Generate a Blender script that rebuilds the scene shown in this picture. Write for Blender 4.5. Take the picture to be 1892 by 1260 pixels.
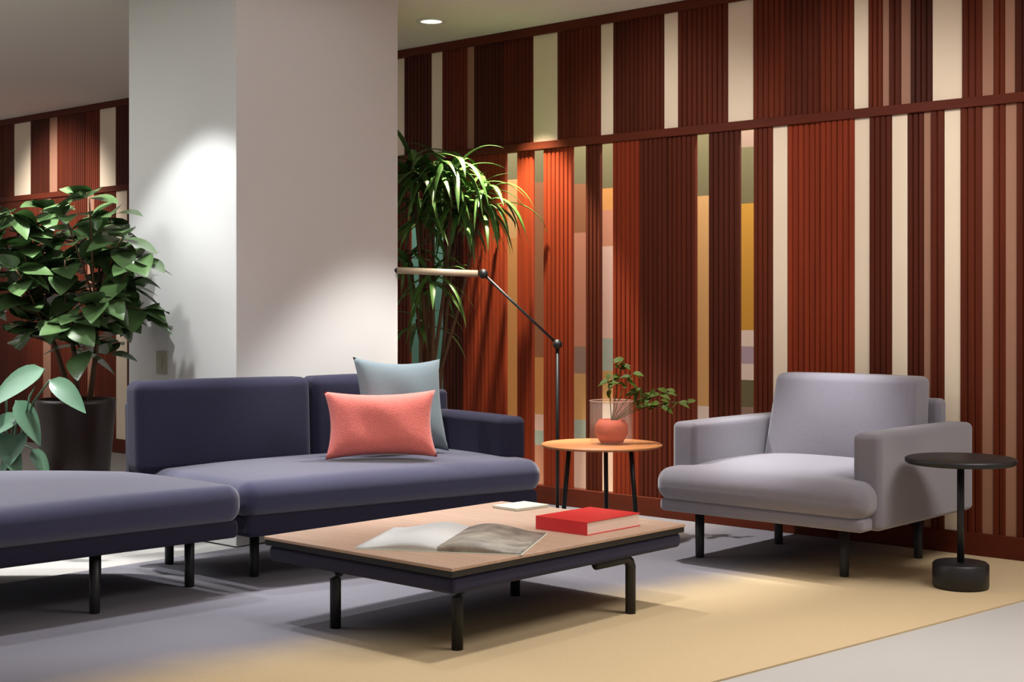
import bpy, bmesh, math, random
from mathutils import Vector, Matrix
random.seed(7)
S = bpy.context.scene
for o in list(bpy.data.objects): bpy.data.objects.remove(o)
C = S.collection

# ---------------------------------------------------------------- camera
F = 2640.0; H = 1.1; YAW = math.radians(42); CX = 946.0; HY = 570.0
cs, sn = math.cos(YAW), math.sin(YAW)
cam = bpy.data.objects.new('camera', bpy.data.cameras.new('camera')); C.objects.link(cam)
cam.data.sensor_width = 36; cam.data.lens = F / 1892 * 36; cam.data.shift_y = -60 / 1892
cam.data.clip_start = 0.05; cam.data.clip_end = 100
cam.location = (0, 0, H); cam.rotation_euler = (math.pi / 2, 0, YAW)
S.camera = cam
S.view_settings.view_transform = 'Standard'; S.view_settings.look = 'None'
S.view_settings.gamma = 1; S.view_settings.use_curve_mapping = False
S.view_settings.exposure = 0.0

# ---------------------------------------------------------------- light
w = bpy.data.worlds.new('world'); S.world = w; w.use_nodes = True
w.node_tree.nodes['Background'].inputs[0].default_value = (1.0, 0.97, 0.94, 1)
w.node_tree.nodes['Background'].inputs[1].default_value = 0.30

def P(px, d, h=0.0):
    """point at photo column px, depth d along the camera axis, height h"""
    lat = (px - CX) / F * d
    return Vector((-sn * d + cs * lat, cs * d + sn * lat, h))
def G(px, py, h=0.0):
    return P(px, (H - h) * F / (py - HY), h)
def LD(lat, d, h=0.0):
    return Vector((-sn * d + cs * lat, cs * d + sn * lat, h))

def spot(name, loc, target, power, size, blend=0.5, col=(1, .93, .84), rad=0.05):
    l = bpy.data.lights.new(name, 'SPOT'); l.energy = power; l.spot_size = math.radians(size)
    l.spot_blend = blend; l.color = col; l.shadow_soft_size = rad
    o = bpy.data.objects.new(name, l); C.objects.link(o); o.location = loc
    o.rotation_euler = (Vector(target) - Vector(loc)).to_track_quat('-Z', 'Y').to_euler()
    return o
def area(name, loc, sx, sy, power, col=(1, .95, .9), rot=(0, 0, 0)):
    l = bpy.data.lights.new(name, 'AREA'); l.shape = 'RECTANGLE'; l.size = sx; l.size_y = sy
    l.energy = power; l.color = col
    o = bpy.data.objects.new(name, l); C.objects.link(o); o.location = loc; o.rotation_euler = rot
    return o

YW = 6.12          # front plane of the slatted screen
ZC = 2.70          # ceiling
YB = 6.78          # wall beyond the screen
PX0, PY0 = -5.36, 4.05   # pillar corner nearest the camera
PX1, PY1 = -6.24, 5.075

# soft overhead fill areas added to lift the room, no fixtures there
area('overhead_fill', (-4.0, 3.6, 2.66), 2.4, 2.4, 6, (.93, .97, 1))
area('overhead_fill', (-7.2, 1.6, 2.66), 2.4, 2.0, 75, (.95, .98, 1))
area('overhead_fill', (-0.8, 1.2, 2.66), 2.0, 2.0, 6, (.95, .98, 1))
# downlights and added fill spots
spot('downlight_pillar_left', (-5.55, PY0 - 0.62, 2.66), (-5.55, PY0 - 0.54, 0), 104, 80, .3, (.93, .98, 1), .03)
spot('pillar_low_fill', (-5.2, PY0 - 1.1, 2.66), (-5.85, PY0, .55), 75, 44, .8, (.95, .98, 1), .10)  # added fill spot to brighten the lower left pillar face
spot('downlight_pillar_right', (PX0 + 0.93, 4.92, 2.66), (PX0 + 0.87, 4.90, 0), 290, 70, .4, (1, .99, .97), .05)
pc = P(925, 7.9, 2.66); spot('downlight_screen_warm', (pc.x + .05, 5.80, 2.66), (pc.x + .05, 5.84, 0), 440, 56, .4, (1, .90, .66), .03)
sc = LD(-.75, 6.0, 2.66); spot('downlight_sofa', sc, (sc.x, sc.y, 0), 105, 56, .8, (.91, .93, 1), .08)
sc = LD(-1.55, 5.3, 2.66); spot('downlight_daybed', sc, (sc.x, sc.y, 0), 140, 56, .8, (.91, .93, 1), .08)
sc = LD(-.05, 5.0, 2.66); spot('downlight_table', sc, (sc.x, sc.y, 0), 24, 60, .8, (.97, .97, 1), .08)
spot('downlight_armchair', (-3.22, 5.52, 2.66), (-3.22, 5.50, 0), 470, 27, .8, (.93, .95, 1), .08)
spot('downlight_front', (-2.5, 3.4, 2.66), (-2.5, 3.4, 0), 128, 84, .8, (1, .98, .95), .10)
area('overhead_fill', (-1.0, 4.8, 2.66), 1.2, 1.2, 62, (1, .97, .95))  # unseen fill added to brighten the armchair side
fg_ = P(20, 6.4, 2.66); spot('downlight_fig', fg_, (fg_.x + .15, fg_.y, 0), 320, 50, .8, (1, .99, .96), .06)
for x_, p_ in ((-2.2, 40), (-3.3, 62), (-4.4, 62), (-5.5, 45)):
    spot('screen_fill', (x_, 4.55, 2.66), (x_ - .05, 6.12, 1.75), p_, 62, .9, (1, .95, .90), .08)  # added front fill to lift the pale slots
spot('screen_fill', (-10.3, 4.6, 2.66), (-10.4, 6.12, 1.75), 330, 62, .9, (1, .95, .90), .08)  # same added fill for the far left slots
area('passage_fill', ((-12.6 - 1.6) / 2, 6.46, 2.62), 10.5, .12, 190, (1, .95, .88))  # unseen fill added to light the wall beyond the screen

# ---------------------------------------------------------------- materials
def lin(c):
    r = []
    for v in c:
        v /= 255.0
        r.append(v / 12.92 if v <= .04045 else ((v + .055) / 1.055) ** 2.4)
    return (*r, 1)
def mat(name, col, rough=.7, metal=0, bump=0, bscale=300, var=0, vscale=3, sheen=0, spec=.5, stretch=None, objvar=0, trans=0, emit=None, coat=0):
    m = bpy.data.materials.new(name); m.use_nodes = True
    nt = m.node_tree; b = nt.nodes['Principled BSDF']
    b.inputs['Base Color'].default_value = lin(col); b.inputs['Roughness'].default_value = rough
    b.inputs['Metallic'].default_value = metal; b.inputs['Specular IOR Level'].default_value = spec
    if sheen: b.inputs['Sheen Weight'].default_value = sheen; b.inputs['Sheen Roughness'].default_value = .5
    if trans: b.inputs['Transmission Weight'].default_value = trans
    if coat: b.inputs['Coat Weight'].default_value = coat
    if emit: b.inputs['Emission Color'].default_value = lin(emit[0]); b.inputs['Emission Strength'].default_value = emit[1]
    tc = nt.nodes.new('ShaderNodeTexCoord'); vec = tc.outputs['Object']
    if stretch:
        mp = nt.nodes.new('ShaderNodeMapping'); mp.inputs['Scale'].default_value = stretch
        nt.links.new(vec, mp.inputs[0]); vec = mp.outputs[0]
    last = None
    if var:
        n = nt.nodes.new('ShaderNodeTexNoise'); n.inputs['Scale'].default_value = vscale; n.inputs['Detail'].default_value = 5
        nt.links.new(vec, n.inputs['Vector'])
        mr = nt.nodes.new('ShaderNodeMapRange'); mr.inputs['From Min'].default_value = .25; mr.inputs['From Max'].default_value = .75
        mr.inputs['To Min'].default_value = 1 - var; mr.inputs['To Max'].default_value = 1 + var
        nt.links.new(n.outputs['Fac'], mr.inputs['Value']); last = mr.outputs[0]
    if objvar:
        oi = nt.nodes.new('ShaderNodeObjectInfo')
        mr = nt.nodes.new('ShaderNodeMapRange'); mr.inputs['To Min'].default_value = 1 - objvar; mr.inputs['To Max'].default_value = 1 + objvar
        nt.links.new(oi.outputs['Random'], mr.inputs['Value'])
        if last:
            mu = nt.nodes.new('ShaderNodeMath'); mu.operation = 'MULTIPLY'
            nt.links.new(last, mu.inputs[0]); nt.links.new(mr.outputs[0], mu.inputs[1]); last = mu.outputs[0]
        else: last = mr.outputs[0]
    if last:
        vm = nt.nodes.new('ShaderNodeVectorMath'); vm.operation = 'SCALE'; vm.inputs[0].default_value = lin(col)[:3]
        nt.links.new(last, vm.inputs['Scale']); nt.links.new(vm.outputs[0], b.inputs['Base Color'])
    if bump:
        n = nt.nodes.new('ShaderNodeTexNoise'); n.inputs['Scale'].default_value = bscale; n.inputs['Detail'].default_value = 3
        nt.links.new(tc.outputs['Object'], n.inputs['Vector'])
        bp = nt.nodes.new('ShaderNodeBump'); bp.inputs['Strength'].default_value = bump; bp.inputs['Distance'].default_value = .004
        nt.links.new(n.outputs['Fac'], bp.inputs['Height']); nt.links.new(bp.outputs[0], b.inputs['Normal'])
    return m

M = {}
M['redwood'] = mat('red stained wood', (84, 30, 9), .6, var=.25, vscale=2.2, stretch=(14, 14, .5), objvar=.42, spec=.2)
M['redwood_lit'] = mat('lit red stained wood', (128, 46, 18), .6, var=.25, vscale=2.2, stretch=(14, 14, .5), spec=.2)  # brighter copy of redwood: spotlight on some boards put into the colour
M['redrail'] = mat('red stained rail', (88, 33, 14), .6, spec=.2, var=.15, vscale=3, stretch=(1, 8, 8))
M['cream'] = mat('cream panel', (236, 216, 190), .6, var=.04, vscale=1.5)
M['slot_shade'] = mat('shade toned slot panel', (158, 112, 88), .6, var=.05, vscale=2)  # shade in the narrow cream slots, put into the colour as rose brown
M['ceil'] = mat('ceiling paint', (240, 230, 222), .9, var=.02, vscale=1)
M['pillar'] = mat('pillar plaster', (222, 219, 216), .85, var=.015, vscale=1.5, bump=.04, bscale=60)
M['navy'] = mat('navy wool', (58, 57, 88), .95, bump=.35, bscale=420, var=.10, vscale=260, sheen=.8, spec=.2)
M['navy_shade'] = mat('shaded navy wool', (43, 41, 60), .95, bump=.35, bscale=420, var=.10, vscale=260, sheen=.08, spec=.2)  # darker copy of the navy wool, shade put into the colour
M['grey'] = mat('grey wool', (122, 116, 124), .95, bump=.35, bscale=420, var=.08, vscale=260, sheen=.6, spec=.2)
M['coral'] = mat('coral weave', (232, 124, 112), .9, bump=.6, bscale=200, var=.12, vscale=160, sheen=.2, spec=.2)
M['pblue'] = mat('pale blue weave', (112, 125, 130), .9, bump=.3, bscale=350, var=.05, vscale=200, sheen=.2, spec=.2)
M['black'] = mat('black powder coat', (22, 21, 22), .45, bump=.05, bscale=800)
M['blackedge'] = mat('black table edge', (20, 18, 18), .5)
M['oak'] = mat('oak veneer', (174, 144, 122), .5, var=.10, vscale=3, stretch=(14, 1.2, 14))
M['tanwood'] = mat('tray table wood', (196, 128, 78), .5, var=.1, vscale=3, stretch=(2, 12, 12))
M['paper'] = mat('white page', (212, 212, 209), .8)
M['photo'] = mat('printed photo page', (150, 142, 130), .5, var=.55, vscale=14)
M['redcover'] = mat('red cover', (205, 38, 42), .3)
M['pages'] = mat('page block', (224, 196, 178), .8, var=.08, vscale=60, stretch=(.2, .2, 30))
M['mag'] = mat('pale cover', (200, 198, 182), .6, var=.05)
M['leafdk'] = mat('dark glossy leaf', (78, 104, 62), .28, var=.5, vscale=7, coat=.6)
M['leafbig'] = mat('broad blue green leaf', (86, 122, 96), .35, var=.2, vscale=8, coat=.2)
M['leafpalm'] = mat('strap leaf', (72, 112, 48), .4, var=.45, vscale=5)
M['leafvase'] = mat('young leaf', (66, 78, 16), .6, spec=.2, var=.25, vscale=20)
M['bark'] = mat('bark', (92, 66, 44), .85, bump=.5, bscale=60, var=.25, vscale=20)
M['pot'] = mat('dark brown glaze', (34, 16, 10), .4, var=.15, vscale=6)
M['soil'] = mat('soil', (45, 32, 24), .95, bump=.8, bscale=80)
M['glass'] = mat('clear glass', (245, 215, 195), .08); M['glass'].node_tree.nodes['Principled BSDF'].inputs['Alpha'].default_value = .09
M['glassrim'] = mat('glass rim', (225, 190, 165), .1); M['glassrim'].node_tree.nodes['Principled BSDF'].inputs['Alpha'].default_value = .5
M['terra'] = mat('terracotta clay', (190, 78, 48), .7, var=.1, vscale=30)
M['switch'] = mat('beige plate', (168, 160, 138), .5)
M['lampshade'] = mat('frosted lamp bar', (170, 150, 124), .4)
M['white'] = mat('white enamel', (235, 232, 226), .5)
M['lampglow'] = mat('lamp lens', (255, 250, 240), .4, emit=((255, 240, 220), 2.0))
M['teal'] = mat('teal panel', (78, 132, 118), .6); M['olive'] = mat('olive panel', (108, 104, 70), .6)
M['amber'] = mat('amber panel', (206, 148, 80), .6); M['tan'] = mat('tan panel', (206, 164, 104), .6)
M['yellow'] = mat('ochre panel', (200, 152, 52), .6); M['rose'] = mat('rose panel', (196, 138, 108), .6)
M['brown'] = mat('brown panel', (150, 100, 62), .6); M['palep'] = mat('pale pink panel', (222, 190, 172), .6)
M['greyp'] = mat('grey panel', (150, 128, 112), .6); M['bwhite'] = mat('white panel', (230, 218, 206), .6)
M['pteal'] = mat('pale teal panel', (170, 186, 170), .6); M['lilac'] = mat('lilac panel', (176, 162, 178), .6)

def floor_mat():
    m = bpy.data.materials.new('ombre carpet'); m.use_nodes = True; nt = m.node_tree; b = nt.nodes['Principled BSDF']
    b.inputs['Roughness'].default_value = .95; b.inputs['Specular IOR Level'].default_value = .15
    g = nt.nodes.new('ShaderNodeNewGeometry'); sp = nt.nodes.new('ShaderNodeSeparateXYZ'); nt.links.new(g.outputs['Position'], sp.inputs[0])
    n = nt.nodes.new('ShaderNodeTexNoise'); n.inputs['Scale'].default_value = 1.6; n.inputs['Detail'].default_value = 4
    nt.links.new(g.outputs['Position'], n.inputs['Vector'])
    a = nt.nodes.new('ShaderNodeMath'); a.operation = 'MULTIPLY_ADD'; a.inputs[1].default_value = .35
    nt.links.new(n.outputs['Fac'], a.inputs[0]); nt.links.new(sp.outputs['X'], a.inputs[2])
    y = nt.nodes.new('ShaderNodeMath'); y.operation = 'MULTIPLY_ADD'; y.inputs[1].default_value = -.16
    nt.links.new(sp.outputs['Y'], y.inputs[0]); nt.links.new(a.outputs[0], y.inputs[2])
    r = nt.nodes.new('ShaderNodeMapRange'); r.inputs['From Min'].default_value = -4.14; r.inputs['From Max'].default_value = -3.66
    r.interpolation_type = 'SMOOTHSTEP'; nt.links.new(y.outputs[0], r.inputs['Value'])
    n2 = nt.nodes.new('ShaderNodeTexNoise'); n2.inputs['Scale'].default_value = 220; n2.inputs['Detail'].default_value = 2
    nt.links.new(g.outputs['Position'], n2.inputs['Vector'])
    mx = nt.nodes.new('ShaderNodeMix'); mx.data_type = 'RGBA'; mx.inputs['A'].default_value = lin((124, 121, 128)); mx.inputs['B'].default_value = lin((202, 178, 140))
    nt.links.new(r.outputs[0], mx.inputs['Factor'])
    mr = nt.nodes.new('ShaderNodeMapRange'); mr.inputs['To Min'].default_value = .86; mr.inputs['To Max'].default_value = 1.12
    nt.links.new(n2.outputs['Fac'], mr.inputs['Value'])
    vm = nt.nodes.new('ShaderNodeVectorMath'); vm.operation = 'SCALE'; nt.links.new(mx.outputs['Result'], vm.inputs[0]); nt.links.new(mr.outputs[0], vm.inputs['Scale'])
    nt.links.new(vm.outputs[0], b.inputs['Base Color'])
    bp = nt.nodes.new('ShaderNodeBump'); bp.inputs['Strength'].default_value = .4; bp.inputs['Distance'].default_value = .004
    nt.links.new(n2.outputs['Fac'], bp.inputs['Height']); nt.links.new(bp.outputs[0], b.inputs['Normal'])
    return m
M['carpet'] = floor_mat()
M['stone'] = mat('pale grey floor', (184, 180, 175), .7, var=.03, vscale=2, bump=.1, bscale=200)

# ---------------------------------------------------------------- mesh helpers
def obj(name, bm, m, parent=None, smooth=False, bevel=0, kind=None, label=None):
    bmesh.ops.recalc_face_normals(bm, faces=bm.faces[:])
    me = bpy.data.meshes.new(name); bm.to_mesh(me); bm.free()
    o = bpy.data.objects.new(name, me); C.objects.link(o)
    for mm in (m if isinstance(m, (list, tuple)) else [m]): me.materials.append(mm)
    if smooth: me.polygons.foreach_set('use_smooth', [True] * len(me.polygons))
    if bevel:
        md = o.modifiers.new('bevel', 'BEVEL'); md.width = bevel; md.segments = 3; md.limit_method = 'ANGLE'
    if parent is not None: o.parent = parent
    if kind: o['kind'] = kind
    if label: o['label'] = label
    return o
def thing(name, label, cat, loc=(0, 0, 0), rz=0, group=None):
    o = bpy.data.objects.new(name, None); C.objects.link(o); o.empty_display_size = .1
    o.location = loc; o.rotation_euler = (0, 0, rz); o['label'] = label; o['category'] = cat
    if group: o['group'] = group
    return o
def tag(o, label, cat, group=None):
    o['label'] = label; o['category'] = cat
    if group: o['group'] = group
    return o
def box(bm, x0, x1, y0, y1, z0, z1, mi=0):
    v = [bm.verts.new((x, y, z)) for z in (z0, z1) for y in (y0, y1) for x in (x0, x1)]
    fs = []
    for f in ((0, 2, 3, 1), (4, 5, 7, 6), (0, 1, 5, 4), (2, 6, 7, 3), (0, 4, 6, 2), (1, 3, 7, 5)):
        q = bm.faces.new([v[i] for i in f]); q.material_index = mi; fs.append(q)
    return fs
def tube(bm, pts, r, n=14, r2=None):
    pts = [Vector(p) for p in pts]; rings = []
    for i, p in enumerate(pts):
        t = (pts[min(i + 1, len(pts) - 1)] - pts[max(i - 1, 0)]).normalized()
        ref = Vector((0, 0, 1)) if abs(t.z) < .9 else Vector((1, 0, 0))
        a = t.cross(ref).normalized(); b = t.cross(a)
        rr = r if r2 is None else r + (r2 - r) * i / (len(pts) - 1)
        rings.append([bm.verts.new(p + (a * math.cos(k * 2 * math.pi / n) + b * math.sin(k * 2 * math.pi / n)) * rr) for k in range(n)])
    for i in range(len(rings) - 1):
        for k in range(n): bm.faces.new((rings[i][k], rings[i][(k + 1) % n], rings[i + 1][(k + 1) % n], rings[i + 1][k]))
    bm.faces.new(rings[0]); bm.faces.new(rings[-1][::-1])
def lathe(bm, prof, n=48, c=(0, 0, 0), close=False):
    rings = []
    for r, z in prof:
        rings.append([bm.verts.new((c[0] + r * math.cos(k * 2 * math.pi / n), c[1] + r * math.sin(k * 2 * math.pi / n), c[2] + z)) for k in range(n)])
    for i in range(len(rings) - 1):
        for k in range(n): bm.faces.new((rings[i][k], rings[i][(k + 1) % n], rings[i + 1][(k + 1) % n], rings[i + 1][k]))
    if close:
        for k in range(n): bm.faces.new((rings[-1][k], rings[-1][(k + 1) % n], rings[0][(k + 1) % n], rings[0][k]))
    else:
        bm.faces.new(rings[0][::-1]); bm.faces.new(rings[-1])
def softbox(bm, x0, x1, y0, y1, z0, z1, r, crown=0, crown_y=0, warp=None, ni=14):
    """upholstered block: rounded edges, crowned top; warp(x,y,z)->Vector"""
    c = Vector(((x0 + x1) / 2, (y0 + y1) / 2, (z0 + z1) / 2)); h = Vector(((x1 - x0) / 2, (y1 - y0) / 2, (z1 - z0) / 2))
    r = min(r, h.x * .98, h.y * .98, h.z * .98)
    def samp(a):
        e = [a - r + r * math.tan(math.radians(45) * k / 5) for k in range(6)]
        inn = [-(a - r) + 2 * (a - r) * k / ni for k in range(1, ni)]
        return [-q for q in e[::-1]] + inn + e
    ax = [samp(h.x), samp(h.y), samp(h.z)]
    cache = {}
    def vert(p):
        k = (round(p[0], 5), round(p[1], 5), round(p[2], 5))
        if k in cache: return cache[k]
        q = Vector([max(-(h[i] - r), min(h[i] - r, p[i])) for i in range(3)])
        dd = Vector(p) - q
        pp = q + (dd.normalized() * r if dd.length > 1e-9 else dd)
        u, v = pp.x / h.x, pp.y / h.y; wz = pp.z / h.z
        f = (1 - abs(u) ** 2.6) * (1 - abs(v) ** 2.6)
        if wz > 0: pp.z += crown * f * wz
        if crown_y: pp.y += crown_y * (1 - u * u) * (1 - wz * wz) * (1 if pp.y > 0 else -1) * abs(v)
        pp = pp + c
        if warp: pp = warp(pp.x, pp.y, pp.z)
        cache[k] = bm.verts.new(pp); return cache[k]
    for a in range(3):
        b_, c_ = (a + 1) % 3, (a + 2) % 3
        for s in (-1, 1):
            for i in range(len(ax[b_]) - 1):
                for j in range(len(ax[c_]) - 1):
                    q = []
                    for ii, jj in ((i, j), (i + 1, j), (i + 1, j + 1), (i, j + 1)):
                        p = [0, 0, 0]; p[a] = s * h[a]; p[b_] = ax[b_][ii]; p[c_] = ax[c_][jj]; q.append(vert(p))
                    if len(set(q)) == 4:
                        try: bm.faces.new(q)
                        except ValueError: pass
def quadwarp(A, B, Cc, D):
    """x in 0..1 runs A->B (front), y in 0..1 runs front->back (A->D, B->C)"""
    def f(x, y, z):
        p = (A * (1 - x) + B * x) * (1 - y) + (D * (1 - x) + Cc * x) * y
        return Vector((p.x, p.y, z))
    return f
def quadbox(bm, A, B, Cc, D, z0, z1, r, crown=0, ni=14):
    # real-size box then projective remap of footprint
    L = ((B - A).length + (Cc - D).length) / 2; W = ((D - A).length + (Cc - B).length) / 2
    q = quadwarp(A, B, Cc, D)
    softbox(bm, 0, L, 0, W, z0, z1, r, crown, warp=lambda x, y, z: q(x / L, y / W, z), ni=ni)
def leaf(bm, base, d, up, L, W, droop=.3, fold=.15, n=6, taper=.8, twist=0):
    d = d.normalized(); side = d.cross(up)
    if side.length < 1e-3: side = d.cross(Vector((1, 0, 0)))
    side.normalize(); up = side.cross(d).normalized()
    rows = []
    for i in range(n + 1):
        s = i / n
        wd = W * math.sin(math.pi * min(1, s ** taper * .97 + .03)) ** .8 * .5 if 0 < i < n else W * .02
        c = base + d * (L * s) + Vector((0, 0, -1)) * (droop * L * s * s)
        rows.append([bm.verts.new(c - side * wd + up * fold * wd), bm.verts.new(c), bm.verts.new(c + side * wd + up * fold * wd)])
    for i in range(n):
        for k in (0, 1): bm.faces.new((rows[i][k], rows[i][k + 1], rows[i + 1][k + 1], rows[i + 1][k]))

# ---------------------------------------------------------------- room shell
bm = bmesh.new(); box(bm, -13, 2, -2, 7.1, -.12, -.006); obj('floor', bm, M['stone'], kind='structure')
e0, e1 = G(1370, 1245), G(1892, 1108); dr = (e1 - e0).normalized()
ea, eb = e0 - dr * 4.2, e0 + dr * (6.11 - e0.y) / dr.y
bm = bmesh.new()
pts = [(-5.34, ea.y), (ea.x, ea.y), (eb.x, eb.y), (-5.34, 6.11)]
lo = [bm.verts.new((x, y, -.006)) for x, y in pts]; hi = [bm.verts.new((x, y, 0)) for x, y in pts]
bm.faces.new(lo[::-1]); bm.faces.new(hi)
for i in range(4): bm.faces.new((lo[i], lo[(i + 1) % 4], hi[(i + 1) % 4], hi[i]))
tag(obj('carpet', bm, M['carpet']), 'large carpet fading from sandy tan to lavender grey under the seating', 'carpet')
bm = bmesh.new(); box(bm, -13, 2, -2, 7.1, ZC, ZC + .1); obj('ceiling', bm, M['ceil'], kind='structure')
bm = bmesh.new(); box(bm, PX1, PX0, PY0, PY1, 0, ZC); obj('wall_pillar', bm, M['pillar'], kind='structure', bevel=.004)

# switch plate on the pillar
sp_ = thing('wall_switch', 'small beige switch plate low on the pale pillar, just above the sofa back', 'switch', (-6.06, PY0, .835))
t_ = (300 - CX) / F; X_ = PY0 * (-sn + cs * t_) / (cs + sn * t_); sp_.location.x = X_
bm = bmesh.new(); box(bm, -.04, .04, -.010, 0, -.055, .055); obj('switch_plate', bm, M['switch'], sp_, bevel=.003)
bm = bmesh.new(); box(bm, -.016, .016, -.015, -.010, -.03, .03); obj('rocker', bm, M['switch'], sp_, bevel=.002)

# ---------------------------------------------------------------- wall beyond the screen (seen through the open slots)
def wx(px, Y=YW):
    t = (px - CX) / F
    return Y * (-sn + cs * t) / (cs + sn * t)
def wz(px, py, Y=YW):
    t = (px - CX) / F
    return H - (py - HY) * (Y / (cs + sn * t)) / F
cols = [  # px centre, [(y bottom, material)]  from top down
    (765, [(420, 'leaf'), (960, 'teal')]),
    (806, [(420, 'leaf'), (960, 'teal')]),
    (943, [(332, 'olive'), (440, 'tan'), (900, 'amber')]),
    (993, [(337, 'olive'), (660, 'brown'), (765, 'amber'), (795, 'palep'), (822, 'pteal'), (960, 'rose')]),
    (1068, [(340, 'olive'), (430, 'brown'), (600, 'rose'), (640, 'rose'), (690, 'greyp'), (775, 'tan'), (822, 'pteal'), (960, 'palep')]),
    (1120, [(348, 'olive'), (388, 'amber'), (455, 'rose'), (625, 'palep'), (685, 'pteal'), (745, 'tan'), (790, 'bwhite'), (960, 'palep')]),
    (1296, [(362, 'olive'), (750, 'tan'), (960, 'bwhite')]),
    (1378, [(272, 'greyp'), (376, 'olive'), (610, 'yellow'), (640, 'bwhite'), (672, 'lilac'), (702, 'bwhite'), (752, 'olive'), (960, 'greyp')]),
]
mnames = ['cream', 'teal', 'olive', 'tan', 'amber', 'yellow', 'rose', 'brown', 'palep', 'greyp', 'bwhite', 'pteal', 'lilac', 'leafdk']
M['leaf'] = M['leafdk']; mi_ = {n: i for i, n in enumerate(mnames)}; mi_['leaf'] = mi_['leafdk']
bm = bmesh.new(); xs = [wx(c[0], YB) for c in cols]; prev = -13.0
for i, (px, bands) in enumerate(cols):
    a = -13.0 if i == 0 else (xs[i - 1] + xs[i]) / 2
    b = (xs[i] + xs[i + 1]) / 2 if i + 1 < len(cols) else xs[i] + .3
    if i == 0:
        a = xs[0] - .3; box(bm, -13, a, YB, YB + .1, 0, ZC, 0)
    z1 = ZC
    for (yb, mn) in bands:
        z0 = max(0, wz(px, yb, YB)) if (yb, mn) != bands[-1] else 0
        box(bm, a, b, YB, YB + .1, z0, z1, mi_[mn]); z1 = z0
box(bm, xs[-1] + .3, 2, YB, YB + .1, 0, ZC, 0)
obj('wall_back', bm, [M[n] for n in mnames], kind='structure')

# ---------------------------------------------------------------- slatted screen
scr = thing('slatted_screen', 'tall red brown ribbed timber screen with pale vertical slots, running behind the furniture', 'screen', (-6, YW, 0))
def flute(bm, x0, x1, z0, z1, y=0.0, th=.018, pitch=.030, dep=.008):
    n = max(1, round((x1 - x0) / pitch)); p = (x1 - x0) / n; prof = []
    for k in range(n):
        a = x0 + k * p
        prof += [(a, y + dep), (a + p * .18, y), (a + p * .82, y)]
    prof.append((x1, y + dep))
    f0 = [bm.verts.new((x, yy, z0)) for x, yy in prof]; f1 = [bm.verts.new((x, yy, z1)) for x, yy in prof]
    for i in range(len(prof) - 1): bm.faces.new((f0[i], f0[i + 1], f1[i + 1], f1[i]))
    b0 = [bm.verts.new((x0, y + th, z0)), bm.verts.new((x1, y + th, z0))]; b1 = [bm.verts.new((x0, y + th, z1)), bm.verts.new((x1, y + th, z1))]
    bm.faces.new((b0[0], b0[1], b1[1], b1[0])); bm.faces.new((f0[0], f1[0], b1[0], b0[0])); bm.faces.new((f0[-1], b0[1], b1[1], f1[-1]))
    bm.faces.new(f0 + b0[::-1]); bm.faces.new(f1 + b1[::-1])
ZR = 2.022
XL, XR = -12.6, -1.6
upper = [(25, 56, 'c'), (90, 104, 'd'), (183, 213, 'c'), (330, 360, 'c'), (600, 640, 'c'), (727, 746, 'c'), (796, 816, 'c'), (862, 874, 'd'), (984, 1028, 'c'), (1109, 1131, 'c'), (1226, 1251, 'c'),
         (1344, 1390, 'c'), (1577, 1603, 'c'), (1630, 1641, 'd'), (1664, 1681, 'd'), (1722, 1776, 'c'), (1814, 1834, 'd'), (1856, 1874, 'd'), (1930, 1960, 'c')]
lower = [(78, 92, 'd'), (160, 172, 'd'), (213, 233, 'c'), (400, 430, 'c'), (757, 773, 'o'), (797, 816, 'o'), (934, 953, 'o'), (983, 1003, 'o'), (1057, 1080, 'o'), (1108, 1131, 'o'), (1284, 1308, 'o'),
         (1366, 1391, 'o'), (1427, 1453, 'c'), (1578, 1605, 'c'), (1647, 1675, 'c'), (1706, 1718, 'd'), (1744, 1773, 'c'), (1814, 1834, 'd'), (1857, 1877, 'd'), (1915, 1945, 'c')]
def row(slots, z0, z1):
    x = XL
    for (a, b, k) in slots + [(None, None, 'e')]:
        if k == 'e': xa = XR
        else: xa, xb = wx(a), wx(b)
        n = max(1, math.ceil((xa - x) / .24))
        for i in range(n):
            bm = bmesh.new(); p0 = x + (xa - x) * i / n; p1 = x + (xa - x) * (i + 1) / n
            flute(bm, p0 + 6 - (.0 if i == 0 else -.001), p1 + 6, z0, z1, y=random.choice((0, 0, .006)))
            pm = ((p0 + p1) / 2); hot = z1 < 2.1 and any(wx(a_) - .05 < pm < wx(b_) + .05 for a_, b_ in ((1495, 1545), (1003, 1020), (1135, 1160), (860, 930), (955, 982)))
            obj('timber_board', bm, M['redwood_lit'] if hot else M['redwood'], scr)
        if k == 'e': break
        if k in 'cd':
            bm = bmesh.new(); box(bm, xa + 6, xb + 6, .008, .02, z0, z1)
            obj('slot_panel', bm, M['cream'] if k == 'c' else M['slot_shade'], scr, label='cream slot panel' if k == 'c' else 'slot panel toned rose brown for shade')
        x = xb
row(upper, ZR + .022, ZC - .05)
row(lower, .10, ZR - .022)
for z0, z1, nm in ((0, .10, 'bottom_rail'), (ZR - .022, ZR + .022, 'middle_rail'), (ZC - .05, ZC - .001, 'top_rail')):
    bm = bmesh.new(); box(bm, XL + 6, XR + 6, -.012, .04, z0, z1); obj(nm, bm, M['redrail'], scr, bevel=.003)

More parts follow.
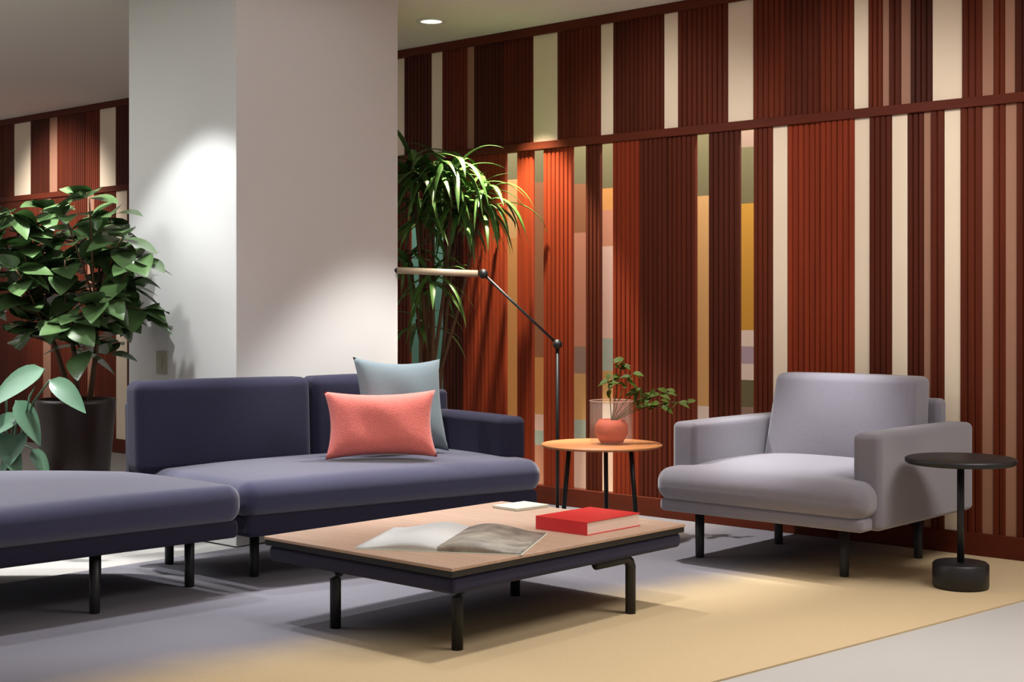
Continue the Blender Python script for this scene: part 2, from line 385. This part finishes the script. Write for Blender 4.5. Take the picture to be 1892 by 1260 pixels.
# ceiling downlight
dl = thing('recessed_downlight', 'small round white downlight recessed in the ceiling beside the pillar', 'ceiling light', G(797, 38, 2.7) if False else P(797, 1.6 * F / 532, ZC))
bm = bmesh.new(); lathe(bm, [(.060, 0), (.085, 0), (.085, -.006), (.060, -.008)], 40, close=True); obj('trim_ring', bm, M['white'], dl, smooth=True)
bm = bmesh.new(); lathe(bm, [(.0005, -.001), (.060, -.001), (.060, -.004), (.0005, -.004)], 40); obj('lens', bm, M['lampglow'], dl)

# ---------------------------------------------------------------- sofa (angled unit)
def leg_tube(bm, p, z1, r=.015, r2=.012):
    lathe(bm, [(r2, .0), (r2 + .002, .004), (r, z1)], 20, c=(p.x, p.y, 0))
u = Vector((math.sin(math.radians(54)), math.cos(math.radians(54))))   # (lat,d) along the sofa
v = Vector((-u.y, u.x))
def SO(s, q): # s along from back-left corner, q toward the back (0=back plane, negative = forward)
    p = Vector((-1.635, 6.12)) + u * s + v * q
    return LD(p.x, p.y)
fl = P(452, 5.57); fr = LD(.150, 6.43); br = LD(.150 + v.x * .80, 6.43 + v.y * .80); bl = SO(0.0, 0.0)
org = (fl + fr + br + bl) / 4
sofa = thing('sofa', 'dark navy fabric sofa with two back cushions and one low arm, pushed against the pillar', 'sofa', org)
def rel(p, o=None): return p - (org if o is None else o)
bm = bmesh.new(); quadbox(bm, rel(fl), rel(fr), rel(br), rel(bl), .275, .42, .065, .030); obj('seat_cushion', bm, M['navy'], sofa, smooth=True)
ins = lambda p, k: rel(p) * k
bm = bmesh.new(); quadbox(bm, ins(fl, .965), ins(fr, .965), ins(br, .98), ins(bl, .98), .20, .285, .02, 0, ni=6); obj('seat_base', bm, M['navy_shade'], sofa, smooth=True)
# back
th = .15; lean = .05
def back_block(s0, s1, z0, z1, q0, q1, r, bulge):
    bm = bmesh.new()
    def wp(x, y, z):
        p = SO(x, y + lean * (z - z0)); return Vector((p.x - org.x, p.y - org.y, z))
    softbox(bm, s0, s1, q0, q1, z0, z1, r, bulge, .018, warp=wp)
    return bm
bkL = (br - bl).length
mid = .795
for s0, s1 in ((-.03, mid - .004), (mid + .004, bkL - .13)):
    obj('back_cushion', back_block(s0, s1, .40, .79, -.17, -.02, .04, .004), M['navy_shade'], sofa, smooth=True)
obj('back_frame', back_block(-.01, bkL, .22, .70, -.03, .03, .02, 0), M['navy_shade'], sofa, smooth=True)
# arm
adir = (fr - br).normalized(); ain = (bl - br).normalized(); org_br = br
def arm_warp(x, y, z):
    p = br + ain * x + adir * y; return Vector((p.x - org.x, p.y - org.y, z))
bm = bmesh.new(); softbox(bm, .0, .13, -.01, .80 - .14, .40, .605, .03, .004, warp=arm_warp); obj('arm', bm, M['navy_shade'], sofa, smooth=True)
for p in (G(470, 1065), LD(.02, 6.5), LD(-.35, 7.0), LD(-1.475, 6.15)):
    bm = bmesh.new(); leg_tube(bm, rel(p), .215, .020, .017); obj('leg', bm, M['black'], sofa, smooth=True)

# ---------------------------------------------------------------- backless daybed on the left
dfl = P(-170, 4.61); dfr = P(452, 5.52); dbr = P(238, 5.98); dbl = P(-330, 5.95)
o2 = (dfl + dfr + dbr + dbl) / 4
db = thing('daybed', 'backless navy fabric daybed in the left foreground, joining the long sofa', 'daybed', o2)
R2 = lambda p, k=1.0: (p - o2) * k
bm = bmesh.new(); quadbox(bm, R2(dfl), R2(dfr), R2(dbr), R2(dbl), .275, .42, .06, .028); obj('seat_cushion', bm, M['navy'], db, smooth=True)
bm = bmesh.new(); quadbox(bm, R2(dfl, .985), R2(dfr, .975), R2(dbr, .975), R2(dbl, .985), .215, .285, .02, 0, ni=6); obj('seat_base', bm, M['navy_shade'], db, smooth=True)
for p in (G(175, 1133), G(350, 1084), P(-130, 4.9), P(178, 5.75), P(-200, 5.8)):
    bm = bmesh.new(); leg_tube(bm, p - o2, .225, .020, .017); obj('leg', bm, M['black'], db, smooth=True)

# ---------------------------------------------------------------- scatter cushions
def pillow(name, label, m, ctr, wv, hv, W, Hh, T, conc=.07, group=None):
    """ctr world centre, wv width direction, hv height direction"""
    wv = wv.normalized(); hv = (hv - wv * hv.dot(wv)).normalized(); nv = wv.cross(hv)
    base = ctr - hv * Hh / 2; bm = bmesh.new(); N = 28; grid = {}
    for sgn in (1, -1):
        for i in range(N + 1):
            for j in range(N + 1):
                a, b = -1 + 2 * i / N, -1 + 2 * j / N
                edge = i in (0, N) or j in (0, N)
                if edge and sgn == -1: continue
                x = a * W / 2 * (1 - conc * (1 - b * b)); y = b * Hh / 2 * (1 - conc * (1 - a * a) * 1.2)
                t = T / 2 * ((1 - a ** 4) * (1 - b ** 4)) ** .55
                t += .006 * math.sin(5 * a + 2 * b) * (1 - a * a) * (1 - b * b)
                grid[(sgn, i, j)] = bm.verts.new(ctr - base + wv * x + hv * y + nv * t * sgn)
    g = lambda s, i, j: grid.get((s, i, j)) or grid[(1, i, j)]
    for s in (1, -1):
        for i in range(N):
            for j in range(N): bm.faces.new((g(s, i, j), g(s, i + 1, j), g(s, i + 1, j + 1), g(s, i, j + 1)))
    o = obj(name, bm, m, smooth=True); o.location = base; tag(o, label, 'cushion', group)
    return o
su = LD(u.x, u.y) ; sv = LD(v.x, v.y)
cp = P(742, 6.42, .668)
pillow('scatter_cushion', 'pale blue grey square cushion standing behind the coral one on the sofa', M['pblue'], cp, su * 1 + Vector((0, 0, -.04)), Vector((0, 0, 1)) + sv * .25, .46, .43, .12, .11)
cq = P(704, 6.19, .598)
cr = LD(1, 0)
pillow('scatter_cushion', 'coral red rectangular cushion leaning on the sofa in front', M['coral'], cq, cr * 1 + LD(0, .25), Vector((0, 0, 1)) + sv * .25 + su * -.10, .49, .295, .12, .11)

# ---------------------------------------------------------------- armchair
ac = thing('armchair', 'light grey fabric armchair with thin black legs beside the timber screen', 'armchair', (-3.22, 5.58, 0))
ox, oy = -3.22, 5.58
sx0, sx1 = -3.725 - ox, -2.712 - ox; sy0 = 5.055 - oy; sy1 = 6.02 - oy
bm = bmesh.new(); softbox(bm, sx0, sx1, sy0, sy1 - .02, .265, .405, .06, .040); obj('seat_cushion', bm, M['grey'], ac, smooth=True)
bm = bmesh.new(); softbox(bm, sx0 + .012, sx1 - .02, sy0 + .03, sy1, .215, .272, .02, 0, ni=6); obj('seat_base', bm, M['grey'], ac, smooth=True)
for a in (-3.705, -2.822):
    bm = bmesh.new(); softbox(bm, a - ox, a + .125 - ox, 5.17 - oy, 6.035 - oy, .215, .60, .026, .004); obj('arm', bm, M['grey'], ac, smooth=True)
bm = bmesh.new(); softbox(bm, -3.60 - ox, -2.82 - ox, 5.95 - oy, 6.035 - oy, .25, .70, .025, 0); obj('back_frame', bm, M['grey'], ac, smooth=True)
bm = bmesh.new()
softbox(bm, -3.575 - ox, -2.83 - ox, 5.70 - oy, 5.87 - oy, .40, .80, .032, .004, .02, warp=lambda x, y, z: Vector((x * (1 - .16 * (z - .40)), y + .20 * (z - .40), z)))
obj('back_cushion', bm, M['grey'], ac, smooth=True)
for (x, y) in ((-3.61, 5.25), (-2.913, 5.275), (-2.884, 5.88), (-3.545, 5.80)):
    bm = bmesh.new(); lathe(bm, [(.018, 0), (.019, .004), (.021, .22)], 20, c=(x - ox, y - oy, 0)); obj('leg', bm, M['black'], ac, smooth=True)

# ---------------------------------------------------------------- coffee table
cA, cB = LD(-.185, 4.40), LD(.642, 5.31); 
ey = (cB - cA).normalized(); ex = Vector((-ey.y, ey.x, 0)); LY, LX = 1.235, .93
oc = cA + ey * LY / 2 + ex * LX / 2
ct = thing('coffee_table', 'low rectangular coffee table with pale oak top and navy upholstered frame', 'coffee table', oc, math.atan2(ey.y, ey.x))
# local x along long side, y across
bm = bmesh.new(); box(bm, -LY / 2, LY / 2, -LX / 2, LX / 2, .288, .300); obj('table_top', bm, M['oak'], ct, bevel=.003)
bm = bmesh.new(); box(bm, -LY / 2 + .003, LY / 2 - .003, -LX / 2 + .003, LX / 2 - .003, .268, .288); obj('table_edge', bm, M['blackedge'], ct, bevel=.003)
bm = bmesh.new(); softbox(bm, -LY / 2 + .01, LY / 2 - .01, -LX / 2 + .01, LX / 2 - .01, .213, .268, .018, 0, ni=6); obj('upholstered_frame', bm, M['navy_shade'], ct, smooth=True)
inv = ct.matrix_basis.inverted()
mw = Matrix.Translation(oc) @ Matrix.Rotation(math.atan2(ey.y, ey.x), 4, 'Z'); inv = mw.inverted()
for (px, py) in ((845, 1200), (620, 1160), (1165, 1133), (952, 1100)):
    p = inv @ G(px, py); sx = 1 if p.x > 0 else -1
    bm = bmesh.new(); tube(bm, [(p.x, p.y, 0), (p.x, p.y, .17), (p.x - sx * .008, p.y, .188), (p.x - sx * .03, p.y, .202), (p.x - sx * .20, p.y, .202)], .019, 16)
    obj('leg', bm, M['black'], ct, smooth=True)

# open book
bk = thing('open_book', 'large open book with one white page and one photo page on the coffee table', 'book', LD(-.2, 4.91, .300), YAW - math.atan2(.21, .97))
BW, BH = .28, .22
for sgn, mm, nm, lb in ((-1, M['paper'], 'left_page', 'blank white page'), (1, M['photo'], 'right_page', 'grey brown printed photo page')):
    bm = bmesh.new(); n = 14; top = []; bot = []
    for i in range(n + 1):
        s = i / n; x = sgn * BW * s; z = .004 + .034 * (math.sin(math.pi * min(1, s * 1.0 + .12)) ** 1.2) * (1 - .75 * s)
        top.append([bm.verts.new((x, y, z + .003)) for y in (-BH, BH)]); bot.append([bm.verts.new((x, y, .002)) for y in (-BH, BH)])
    for i in range(n):
        bm.faces.new((top[i][0], top[i + 1][0], top[i + 1][1], top[i][1])); bm.faces.new((bot[i][0], bot[i][1], bot[i + 1][1], bot[i + 1][0]))
        bm.faces.new((top[i][0], bot[i][0], bot[i + 1][0], top[i + 1][0])); bm.faces.new((top[i][1], top[i + 1][1], bot[i + 1][1], bot[i][1]))
    bm.faces.new((top[n][0], bot[n][0], bot[n][1], top[n][1]))
    obj(nm, bm, mm, bk, smooth=True, label=lb)
bm = bmesh.new(); box(bm, -BW - .006, BW + .006, -BH - .006, BH + .006, 0, .002); obj('cover', bm, M['mag'], bk)

# red book
rb = thing('red_book', 'thick closed book with a bright red cover on the coffee table', 'book', LD(.266, 5.03, .300), 0)
bxL, byL, bz = .24, .31, .048
bm = bmesh.new(); box(bm, -bxL, 0, 0, byL, 0, .003); box(bm, -bxL, 0, 0, byL, bz - .003, bz); box(bm, -bxL, 0, -.003, 0, 0, bz); obj('cover', bm, M['redcover'], rb, bevel=.001)
bm = bmesh.new(); box(bm, -bxL + .004, -.004, .0, byL - .005, .003, bz - .003); obj('page_block', bm, M['pages'], rb)

# pale magazine at far corner
bm = bmesh.new(); box(bm, -.07, .07, -.09, .09, 0, .012)
o = obj('magazine', bm, M['mag'], bevel=.002); o.location = LD(.035, 5.74, .300); o.rotation_euler = (0, 0, YAW - .8)
tag(o, 'thin pale magazine lying at the far corner of the coffee table', 'magazine')

# ---------------------------------------------------------------- round wooden side table
tc_ = P(1112, 6.86); rt = thing('round_side_table', 'round light wood side table between the sofa and the armchair', 'side table', tc_)
bm = bmesh.new(); lathe(bm, [(.0005, .438), (.280, .438), (.288, .441), (.290, .446), (.288, .451), (.0005, .452)], 72); obj('table_top', bm, M['tanwood'], rt, smooth=True)
for ang in (200, 320, 80):
    a = math.radians(ang) + YAW; bm = bmesh.new(); tube(bm, [(.17 * math.cos(a), .17 * math.sin(a), .439), (.21 * math.cos(a), .21 * math.sin(a), .003)], .011, 14); obj('leg', bm, M['black'], rt, smooth=True)
vp = P(1130, 6.84, .452)
va = thing('glass_vase', 'clear glass cylinder vase holding a terracotta pot on the round wooden table', 'vase', vp)
bm = bmesh.new(); lathe(bm, [(.0005, 0), (.104, 0), (.106, .006), (.106, .205), (.1045, .207), (.1025, .205), (.1025, .008), (.0005, .007)], 56); obj('glass_body', bm, M['glass'], va, smooth=True)
bm = bmesh.new(); lathe(bm, [(.1065 + .002 * math.cos(a_ * math.pi / 4), .207 + .002 * math.sin(a_ * math.pi / 4)) for a_ in range(8)], 56, close=True); obj('rim', bm, M['glassrim'], va, smooth=True)
tp = vp + Vector((0, 0, .0075))
pp = thing('small_potted_plant', 'trailing green sprigs in a terracotta pot inside the glass vase', 'plant', tp)
bm = bmesh.new(); lathe(bm, [(.0005, 0), (.055, 0), (.078, .04), (.080, .08), (.060, .11), (.052, .11), (.060, .08), (.0005, .075)], 40); obj('pot', bm, M['terra'], pp, smooth=True)
sb = bmesh.new(); lb = bmesh.new()
def camoff(dpx, dz, dd=0):  # offset from tp roughly dpx pixels right, dz up
    return LD(dpx / F * 6.84, dd, dz)
sprigs = [(-8, .30), (22, .40), (40, .33), (58, .25), (82, .22), (118, .24), (140, .19), (95, .17)]
for (dx, dz) in sprigs:
    e = camoff(dx, dz, random.uniform(-.05, .05)); st = Vector((0, 0, .09))
    m1 = st.lerp(e, .5) + Vector((0, 0, .07)); pts = [(st.lerp(m1, t).lerp(m1.lerp(e, t), t)) for t in [k / 8 for k in range(9)]]
    tube(sb, pts, .0025, 6)
    for k in (5, 6, 7, 8):
        for q in range(2):
            d = LD(random.uniform(-1, 1), random.uniform(-.5, .5), random.uniform(-.4, .5))
            leaf(lb, pts[k], d, Vector((0, 0, 1)) + LD(0, -.8), random.uniform(.04, .062), random.uniform(.022, .032), .3, .2, 5)
obj('stems', sb, M['leafvase'], pp, smooth=True); obj('leaves', lb, M['leafvase'], pp, smooth=True)

# ---------------------------------------------------------------- reading lamp
ld = 7.35; lbp = P(1030, ld)
fl_ = thing('floor_lamp', 'slim black floor lamp with angled arm and pale horizontal light bar beyond the sofa', 'floor lamp', lbp)
def LP(px, py): return P(px, ld, H - (py - HY) * ld / F) - lbp
bm = bmesh.new(); lathe(bm, [(.0005, 0), (.12, 0), (.12, .014), (.112, .018), (.0005, .018)], 48); obj('base', bm, M['black'], fl_, smooth=True)
j1 = LP(1030, 636); j2 = LP(893, 506); tip = LP(722, 499)
bm = bmesh.new(); tube(bm, [(0, 0, .016), j1], .009, 14); obj('pole', bm, M['black'], fl_, smooth=True)
bm = bmesh.new(); tube(bm, [j1, j2], .007, 14); obj('arm', bm, M['black'], fl_, smooth=True)
for j, r in ((j1, .024), (j2, .024)):
    dn = LD(0, 1); bm = bmesh.new(); tube(bm, [j - dn * .018, j + dn * .018], r, 24); obj('joint', bm, M['black'], fl_, smooth=True)
bm = bmesh.new(); a, b = j2.lerp(tip, .06), tip.lerp(j2, .07); tube(bm, [a, b], .017, 20); obj('light_bar', bm, M['lampshade'], fl_, smooth=True, label='pale frosted light bar')
bm = bmesh.new(); tube(bm, [b, tip], .012, 16, .010); obj('end_cap', bm, M['black'], fl_, smooth=True)

# ---------------------------------------------------------------- black pedestal table
bp_ = P(1775, 5.64); bt = thing('black_pedestal_table', 'small round black table on a thin pole and heavy drum base at the right', 'side table', bp_)
bm = bmesh.new(); lathe(bm, [(.0005, .488), (.205, .488), (.213, .494), (.213, .508), (.205, .512), (.0005, .508)], 64); obj('table_top', bm, M['black'], bt, smooth=True)
bm = bmesh.new(); tube(bm, [(0, 0, .09), (0, 0, .489)], .014, 20); obj('pole', bm, M['black'], bt, smooth=True)
bm = bmesh.new(); lathe(bm, [(.0005, 0), (.100, 0), (.108, .008), (.108, .092), (.100, .100), (.0005, .100)], 56); obj('drum_base', bm, M['black'], bt, smooth=True)

# ---------------------------------------------------------------- fig tree at the left
fd = 6.75; fp = P(140, fd, -.006); fg = thing('fig_tree', 'bushy dark green fig tree in a dark brown planter left of the pillar', 'plant', fp)
bm = bmesh.new(); lathe(bm, [(.0005, 0), (.120, 0), (.128, .01), (.185, .66), (.185, .68), (.170, .68), (.165, .63), (.0005, .62)], 48); obj('planter', bm, M['pot'], fg, smooth=True)
bm = bmesh.new(); lathe(bm, [(.0005, .621), (.160, .621), (.158, .64), (.0005, .65)], 32); obj('soil', bm, M['soil'], fg)
def FP(px, py, dd=0): return P(px, fd + dd, H - (py - HY) * (fd + dd) / F) - fp
br_ = bmesh.new(); lv = bmesh.new(); rnd = random.Random(3)
ends = []
for (px, py) in [(-60, 470), (-20, 400), (20, 395), (55, 430), (85, 390), (120, 400), (165, 365), (205, 400), (225, 440), (250, 480), (275, 575), (200, 480), (160, 450), (120, 480), (75, 500), (30, 500), (-40, 560), (0, 570),
                 (50, 560), (95, 545), (140, 540), (185, 560), (220, 530), (245, 520), (170, 610), (130, 600), (200, 655), (90, 600), (45, 620), (30, 450), (190, 425), (215, 590), (150, 650), (100, 440), (10, 530)]:
    ends.append(FP(px, py, rnd.uniform(-.26, .22)))
trunks = [(Vector((.02, 0, .64)), FP(120, 560)), (Vector((-.05, .02, .64)), FP(60, 540, .05)), (Vector((.05, .04, .64)), FP(180, 540, -.05))]
for a, b in trunks: tube(br_, [a, a.lerp(b, .5) + Vector((.01, .01, 0)), b], .014, 10, .009)
for e in ends:
    t = min(trunks, key=lambda q: (q[1] - e).length); s = t[0].lerp(t[1], rnd.uniform(.65, 1.0))
    m1 = s.lerp(e, .5) + Vector((0, 0, .03)); pts = [s.lerp(m1, k / 6).lerp(m1.lerp(e, k / 6), k / 6) for k in range(7)]
    tube(br_, pts, .006, 8, .0035)
    for k in range(rnd.randint(9, 11)):
        az = k * 2.4 + rnd.random(); el = rnd.uniform(-.5, .7)
        d = Vector((math.cos(az) * math.cos(el), math.sin(az) * math.cos(el), math.sin(el)))
        b0 = pts[rnd.choice((4, 5, 6, 6))] + d * .01
        L = rnd.uniform(.13, .175); leaf(lv, b0, d, Vector((rnd.uniform(-.4, .4), rnd.uniform(-.6, 0), 1)), L, L * rnd.uniform(.72, .90), rnd.uniform(.1, .5), rnd.uniform(.05, .3), 7)
for bb in (br_, lv):
    for q in bb.verts:
        if q.co.x + fp.x > PX1 - .02 and q.co.y + fp.y > PY0 - .02: q.co.y = PY0 - .02 - fp.y - rnd.random() * .01
obj('trunk', br_, M['bark'], fg, smooth=True); obj('foliage', lv, M['leafdk'], fg, smooth=True)

# low broad-leaved plant at the left edge
gd = 6.45; gp = P(15, gd, -.006); gpt = thing('broad_leaf_plant', 'low plant with large pale blue green leaves behind the daybed at the left edge', 'plant', gp)
bm = bmesh.new(); lathe(bm, [(.0005, 0), (.10, 0), (.14, .30), (.14, .31), (.125, .31), (.12, .28), (.0005, .27)], 40); obj('pot', bm, M['pot'], gpt, smooth=True)
def GP(px, py, dd=0): return P(px, gd + dd, H - (py - HY) * (gd + dd) / F) - gp
bs = bmesh.new(); bl_ = bmesh.new()
for (px, py, dx, dy, L) in [(82, 682, -70, 40, .26), (92, 702, 65, 45, .20), (40, 770, -50, 20, .20), (30, 740, 40, 60, .20), (10, 720, -50, 60, .20), (50, 800, -30, 50, .18), (60, 830, 30, 40, .14), (0, 800, 30, 50, .2)]:
    b0 = GP(px, py, -.05 if py > 705 else -.12); tube(bs, [(0, 0, .28), b0.lerp(Vector((0, 0, .28)), .4) + Vector((0, 0, .10)), b0], .006, 8, .004)
    leaf(bl_, b0, LD(dx, -15, -dy * .8), LD(0, -1, .8), L, L * .48, .25, .25, 8)
obj('stems', bs, M['leafbig'], gpt, smooth=True); obj('foliage', bl_, M['leafbig'], gpt, smooth=True)

# ---------------------------------------------------------------- strap-leaved plant behind the pillar
qd = 7.95; qp = P(792, qd, -.006); dp = thing('strap_leaf_plant', 'tall plant with long arching strap leaves behind the pillar and sofa', 'plant', qp)
bm = bmesh.new(); lathe(bm, [(.0005, 0), (.14, 0), (.18, .42), (.18, .44), (.165, .44), (.16, .40), (.0005, .39)], 44); obj('planter', bm, M['pot'], dp, smooth=True)
def QP(px, py, dd=0): return P(px, qd + dd, H - (py - HY) * (qd + dd) / F) - qp
bs = bmesh.new(); lv = bmesh.new(); rnd = random.Random(11)
def strap(base, az, el, L, W, droop):
    n = 12; d = Vector((math.cos(az) * math.cos(el), math.sin(az) * math.cos(el), math.sin(el))); p = base.copy(); rows = []
    side = Vector((-math.sin(az), math.cos(az), 0))
    for i in range(n + 1):
        s = i / n; wd = W * .5 * (min(1, s * 6 + .25)) * (1 - s ** 2.5) + .0006
        up = side.cross(d).normalized()
        rows.append([lv.verts.new(p - side * wd + up * wd * .3), lv.verts.new(p), lv.verts.new(p + side * wd + up * wd * .3)])
        d = (d + Vector((0, 0, -droop / n))).normalized(); p = p + d * (L / n)
    for i in range(n):
        for k in (0, 1): lv.faces.new((rows[i][k], rows[i][k + 1], rows[i + 1][k + 1], rows[i + 1][k]))
heads = [(760, 300), (800, 320), (838, 318), (775, 380), (850, 375), (895, 360), (755, 470), (800, 500), (770, 590)]
for (px, py) in heads:
    h_ = QP(px, py, rnd.uniform(-.10, .12)); tube(bs, [(rnd.uniform(-.05, .05), rnd.uniform(-.05, .05), .40), h_.lerp(Vector((0, 0, .4)), .5) + Vector((.02, 0, .05)), h_], .012, 10, .008)
    n = 30 if py < 400 else (18 if py < 550 else 9)
    for k in range(n):
        az = k * 2.399 + rnd.random() * .5; strap(h_ + Vector((0, 0, rnd.uniform(-.10, .03))), az, rnd.uniform(-.1, 1.15), rnd.uniform(.28, .48), rnd.uniform(.026, .042), rnd.uniform(1.3, 3.0))
for bb in (bs, lv):
    for q in bb.verts:
        if q.co.x + qp.x < PX0 + .02 and q.co.y + qp.y < PY1 + .02: q.co.y = PY1 + .02 - qp.y + rnd.random() * .01
        if q.co.y + qp.y > YW - .03: q.co.y = YW - .03 - qp.y - rnd.random() * .01
obj('stems', bs, M['bark'], dp, smooth=True); obj('foliage', lv, M['leafpalm'], dp, smooth=True)
